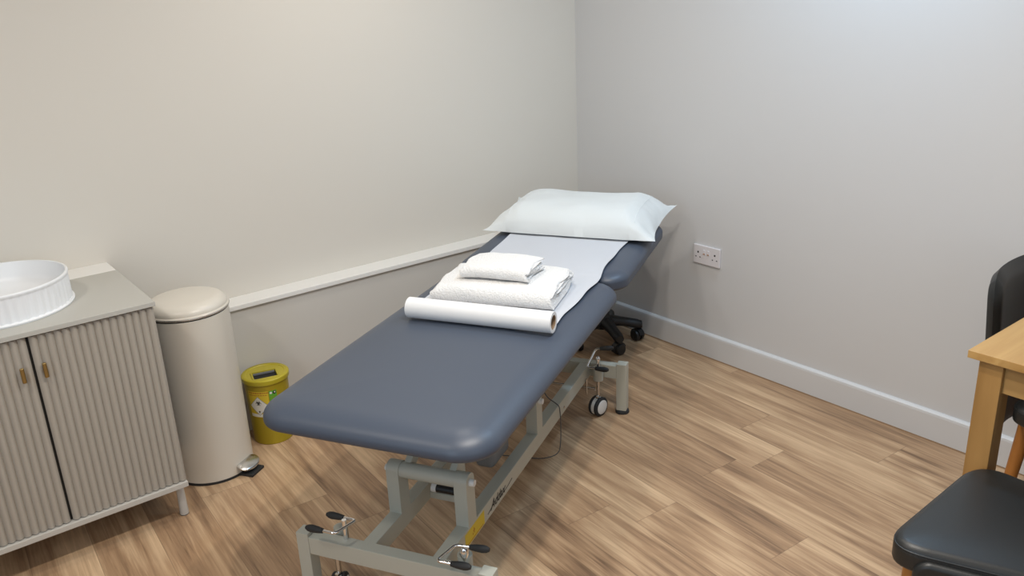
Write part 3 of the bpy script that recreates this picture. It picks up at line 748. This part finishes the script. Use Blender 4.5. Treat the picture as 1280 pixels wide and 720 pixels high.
# ------------------------------------------------------------------ swivel stool base behind the couch
HX,HY=-.225,-.410
ss=empty('swivel_stool',(HX,HY,0)); tag(ss,'black five-star swivel stool on castors tucked under the head of the couch','stool')
bm=B(); lathe(bm,[(.018,.075),(.045,.078),(.050,.095),(.046,.120),(.032,.140),(.030,.150)],0,0,32); hubo=obj('base_hub',bm,M['blackplastic'],ss,smooth=40)
a0=math.radians(-37)
for k in range(5):
    a=a0+k*2*PI/5; d=Vector((math.cos(a),math.sin(a),0)); s=Vector((-d.y,d.x,0))
    bm=B(); R=[]
    for r,w,zt_,zb in ((.02,.040,.138,.080),(.06,.032,.130,.080),(.10,.027,.120,.076),(.14,.025,.112,.066),(.165,.025,.106,.060),(.185,.019,.098,.062)):
        c=d*r; ring=[]
        for q in range(12):
            t=2*PI*q/12; ring.append(c+s*w*math.cos(t)+Vector((0,0,(zt_+zb)/2+(zt_-zb)/2*math.sin(t))))
        R.append(ring)
    rings(bm,R); arm=obj('base_arm',bm,M['blackplastic'],ss,smooth=45)
    c=d*.165; wa=a+math.radians(35+40*k)
    ax=Vector((math.cos(wa),math.sin(wa),0)); pf=Vector((-ax.y,ax.x,0))
    bm=B(); cyl(bm,c+Vector((0,0,.05)),c+Vector((0,0,.078)),.008,12)
    for q in (-1,1):
        cc=c+Vector((0,0,.0275)); t=bmesh.new()
        rings(t,[[cc+ax*q*yy+pf*rr*math.cos(2*PI*i/24)+Vector((0,0,rr*math.sin(2*PI*i/24))) for i in range(24)] for rr,yy in ((.024,.004),(.027,.006),(.0275,.018),(.024,.024),(.012,.026))]); merge(bm,t)
    t=bmesh.new(); rings(t,[[cc+ax*yy+pf*rr*math.cos(PI*i/12-.2)+Vector((0,0,rr*math.sin(PI*i/12-.2))) for i in range(13)]+[cc+ax*yy+pf*rr*.75*math.cos(PI*(12-i)/12-.2)+Vector((0,0,rr*.75*math.sin(PI*(12-i)/12-.2))) for i in range(13)] for rr,yy in ((.034,-.014),(.034,.014))]); merge(bm,t)
    obj('castor',bm,M['blackplastic'],arm,smooth=45)
bm=B(); cyl(bm,(0,0,.14),(0,0,.30),.025,28); cyl(bm,(0,0,.30),(0,0,.42),.014,24); obj('gas_column',bm,M['satin'],ss,smooth=40)
bm=B(); lathe(bm,[(.03,.41),(.14,.415),(.165,.425),(.172,.445),(.168,.470),(.14,.484),(.05,.489),(.002,.490)],0,0,48); obj('seat',bm,M['leather'],ss,smooth=60)
bm=B(); tube(bm,fillet([(.02,0,.405),(.13,-.02,.400),(.19,-.03,.385)],.03),.005,8); obj('height_lever',bm,M['blackplastic'],ss,smooth=50)

# ------------------------------------------------------------------ table
tx,ty=-.86,-2.322
tb=empty('desk_table',(tx,ty,0)); tag(tb,'light oak table with square legs at the right edge against the grey wall','table')
TL,TW=.845,1.30
bm=B(); box(bm,0,TL,-TW,0,.730,.750,.002,2); obj('tabletop',bm,M['oak_top'],tb,smooth=40)
for lx,ly in ((.013,-.024),(TL-.068,-.024),(.013,-TW+.079),(TL-.068,-TW+.079)):
    bm=B(); box(bm,lx,lx+.055,ly-.055,ly,0,.7305,.002,2); obj('leg',bm,M['oak_leg'],tb,smooth=40)
for x0,x1,y0,y1 in ((.024,.042,-TW+.079,-.079),(TL-.042,TL-.024,-TW+.079,-.079),(.068,TL-.068,-.048,-.030),(.068,TL-.068,-TW+.030,-TW+.048)):
    bm=B(); box(bm,x0,x1,y0,y1,.655,.730,.001); obj('apron',bm,M['oak_rail'],tb)

# ------------------------------------------------------------------ chairs
def pad(P,z0,z1,r,name,m,parent,crown=.006,seam=True):
    R=[]; 
    lv=[(.02,z0),(.008,z0),(.002,z0+.004),(0,z0+.010)]
    for k in range(0,8):
        a=k/7*PI/2; lv.append((r*(1-math.cos(a)),z1-crown-r*(1-math.sin(a))))
    for ins,z in lv: R.append([(x,y,z) for x,y in inset(P,ins)])
    base=inset(P,r); cx_=sum(p[0] for p in base)/len(base); cy_=sum(p[1] for p in base)/len(base)
    for f,q in ((.92,.3),(.8,.6),(.6,.85),(.35,.97),(.08,1)):
        R.append([(cx_+(x-cx_)*f,cy_+(y-cy_)*f,z1-crown+crown*q) for x,y in base])
    bm=B(); rings(bm,R); o=obj(name,bm,m,parent,smooth=60)
    if seam:
        bm=B(); S=inset(P,r*.10); pts=[(x,y,z1-crown-r*.62) for x,y in S]; tube(bm,pts+[pts[0]],.0022,8); obj('piping',bm,m,o,smooth=60)
    return o
ox,oy=-1.06,-2.58
ch=empty('upholstered_chair',(ox,oy,0)); tag(ch,'black leatherette chair in the foreground corner, beside the oak table leg','chair',group='black leatherette chairs at the oak table')
PP=[(-1.325,-2.388),(-.842,-2.374),(-.868,-2.80),(-1.150,-2.80)]
PPl=[(x-ox,y-oy) for x,y in PP][::-1]
PS=poly_round(PPl,[.10,.07,.09,.10],9)
pad(PS,.408,.478,.024,'seat',M['leather'],ch,crown=.008)
# padded side panels below the cushion edge
def bar_pad(a,b,t,z0,z1,name,m,parent,r=.012,tilt=0):
    a=Vector(a);b=Vector(b);d=(b-a);L=d.length;d.normalize();nrm=Vector((-d.y,d.x))
    bm=B(); n=8;R=[]
    ang=math.atan2(d.y,d.x)
    Mx=Matrix.Translation(((a.x+b.x)/2,(a.y+b.y)/2,(z0+z1)/2))@Matrix.Rotation(ang,4,'Z')@Matrix.Rotation(PI/2,4,'X')
    h=(z1-z0)/2
    for ins,yy in ((r,-t/2),(r*.3,-t/2+r*.3),(0,-t/2+r),(0,t/2-r),(r*.3,t/2-r*.3),(r,t/2)):
        R.append([(x,y,yy) for x,y in rrect(L/2-ins,h-ins,.035-ins,8)])
    rings(bm,R); bmesh.ops.transform(bm,matrix=Mx,verts=bm.verts[:])
    return obj(name,bm,m,parent,smooth=50)
bar_pad((-1.292-ox,-2.452-oy),(-1.145-ox,-2.815-oy),.036,.33,.448,'side_panel',M['leather'],ch)
bar_pad((-.862-ox,-2.47-oy),(-.884-ox,-2.79-oy),.026,.33,.402,'side_panel',M['leather'],ch)
for lx,ly,fx,fy in ((-1.240,-2.430,-1.255,-2.420),(-.905,-2.450,-.900,-2.45),(-.91,-2.765,-.90,-2.80),(-1.10,-2.765,-1.12,-2.80)):
    bm=B(); tube(bm,[(fx-ox,fy-oy,0),(lx-ox,ly-oy,.408)],.02,20,rad=[.013,.020]); obj('leg',bm,M['teak'],ch,smooth=40)
def curved_back(parent,xa,xb,yf,z0,z1,th,sag,lean,name='backrest',flip=1,ox=0,oy=0,taper=0):
    bm=B(); nx,nz=26,22; F=[];K=[]
    for i in range(nx+1):
        u=-1+2*i/nx; f=[];k=[]
        for j in range(nz+1):
            v=-1+2*j/nz
            # rounded-rectangle mapping of the grid
            hx=(xb-xa)/2; hz=(z1-z0)/2
            px,pz=u*hx,v*hz; r=.085
            ax_,az_=abs(px)-(hx-r),abs(pz)-(hz-r)
            if ax_>0 and az_>0:
                m_=max(ax_,az_); l_=math.hypot(ax_,az_); s_=m_/l_
                px=math.copysign(hx-r+ax_*s_,px); pz=math.copysign(hz-r+az_*s_,pz)
            w=px/hx; zz=(z0+z1)/2+pz; px*=1-taper*(1-(pz/hz+1)/2)
            base=yf+flip*(sag*(1-w*w)+lean*(zz-z0))
            edge=max(abs(u),abs(v)); e=(1-min(1,max(0,(edge-.80)/.20))**2.2)**.5
            f.append(bm.verts.new(((xa+xb)/2+px-ox,base+flip*(th/2-th/2*e)-oy,zz))); k.append(bm.verts.new(((xa+xb)/2+px-ox,base+flip*(th/2+th/2*e)-oy,zz)))
        F.append(f);K.append(k)
    for i in range(nx):
        for j in range(nz):
            bm.faces.new((F[i][j],F[i+1][j],F[i+1][j+1],F[i][j+1])); bm.faces.new((K[i][j+1],K[i+1][j+1],K[i+1][j],K[i][j]))
    bmesh.ops.remove_doubles(bm,verts=bm.verts[:],dist=.0005)
    return obj(name,bm,M['leather'],parent,smooth=60)
curved_back(ch,-1.175,-.885,-2.80,.50,.84,.04,.02,.12,flip=-1,ox=ox,oy=oy)
for x in (-1.10,-.96):
    bm=B(); tube(bm,[(x-ox,-2.765-oy,.40),(x-ox,-2.815-oy,.46),(x-ox,-2.845-oy,.56)],.011,12); obj('back_support',bm,M['teak'],ch,smooth=40)
# second chair, behind the table
o2x,o2y=-.26,-2.40
c2=empty('upholstered_chair',(o2x,o2y,0)); tag(c2,'black leatherette chair with curved backrest behind the far edge of the oak table','chair',group='black leatherette chairs at the oak table')
curved_back(c2,-.462,-.085,-2.268,.300,.812,.042,.030,.09,flip=1,ox=o2x,oy=o2y,taper=.0)
P2=[(x-o2x,y-o2y) for x,y in ((-.465,-2.285),(-.105,-2.285),(-.100,-2.68),(-.475,-2.68))][::-1]
pad(poly_round(P2,.07,8),.395,.455,.022,'seat',M['leather'],c2)
for lx,ly,fx,fy in ((-.335,-2.305,-.365,-2.272),(-.145,-2.305,-.13,-2.272),(-.44,-2.64,-.455,-2.66),(-.135,-2.64,-.12,-2.66)):
    bm=B(); tube(bm,[(fx-o2x,fy-o2y,0),(lx-o2x,ly-o2y,.398)],.02,20,rad=[.014,.022]); obj('leg',bm,M['teak'],c2,smooth=40)

# ------------------------------------------------------------------ ceiling lights, with an added wall wash
def downlight_and_fill(x,y,power,col,rad=.09,spread=178):
    l=bpy.data.lights.new('downlight_and_fill','AREA'); l.shape='DISK'; l.size=rad*2; l.energy=power; l.color=col; l.spread=math.radians(spread)
    o=bpy.data.objects.new('downlight_and_fill_lamp',l); o.location=(x,y,ZC-.012); COL.objects.link(o)
    return o
WARM=(1,.94,.86); NEU=(1,.97,.93); COOL=(.48,.73,1)
downlight_and_fill(-1.95,-2.02,16.5,WARM,.045)
downlight_and_fill(-1.48,-2.04,15.5,WARM,.045)
downlight_and_fill(-.30,-1.60,13,COOL,.07)
downlight_and_fill(-3.3,-1.3,10.5,WARM)
downlight_and_fill(-1.25,-.75,7.8,WARM)  # added wash to brighten the left wall and corner
downlight_and_fill(-3.0,-3.4,4,NEU)
# unseen cool lights: fill added at the back wall, inferred window at far left
def window_and_fill(loc,rot,sx_,sy_,e):
    l=bpy.data.lights.new('window_and_fill_light','AREA'); l.shape='RECTANGLE'; l.size=sx_; l.size_y=sy_; l.energy=e; l.color=(.64,.81,1)
    o=bpy.data.objects.new('window_and_fill_light',l); o.location=loc; o.rotation_euler=rot; COL.objects.link(o)
window_and_fill((-2.2,Y0+.03,1.55),(math.radians(90),0,0),2.2,1.5,11)  # added fill to brighten upright faces; no window known on this side
window_and_fill((X0+.03,-2.7,1.6),(0,math.radians(-90),0),1.3,1.4,22)

w=bpy.data.worlds.new('World'); sc.world=w; w.use_nodes=True
w.node_tree.nodes['Background'].inputs['Color'].default_value=(.5,.5,.52,1); w.node_tree.nodes['Background'].inputs['Strength'].default_value=.15

# ------------------------------------------------------------------ camera
cam=bpy.data.cameras.new('camera'); cobj=bpy.data.objects.new('camera',cam); COL.objects.link(cobj); sc.camera=cobj
yaw,pitch,roll=math.radians(52.60949563),math.radians(-19.26589676),math.radians(-2.57341808)
f=Vector((math.cos(pitch)*math.cos(yaw),math.cos(pitch)*math.sin(yaw),math.sin(pitch)))
r=Vector((math.sin(yaw),-math.cos(yaw),0)); u=r.cross(f)
r2=math.cos(roll)*r+math.sin(roll)*u; u2=-math.sin(roll)*r+math.cos(roll)*u
m=Matrix((r2,u2,-f)).transposed().to_4x4(); m.translation=Vector((-2.8410973,-3.12891704,1.60299781))
cobj.matrix_world=m
cam.sensor_width=36; cam.lens=1055.958*36/1280; cam.clip_start=.02
vs=sc.view_settings; vs.view_transform='Standard'; vs.look='None'; vs.gamma=1; vs.exposure=.03; vs.use_curve_mapping=False
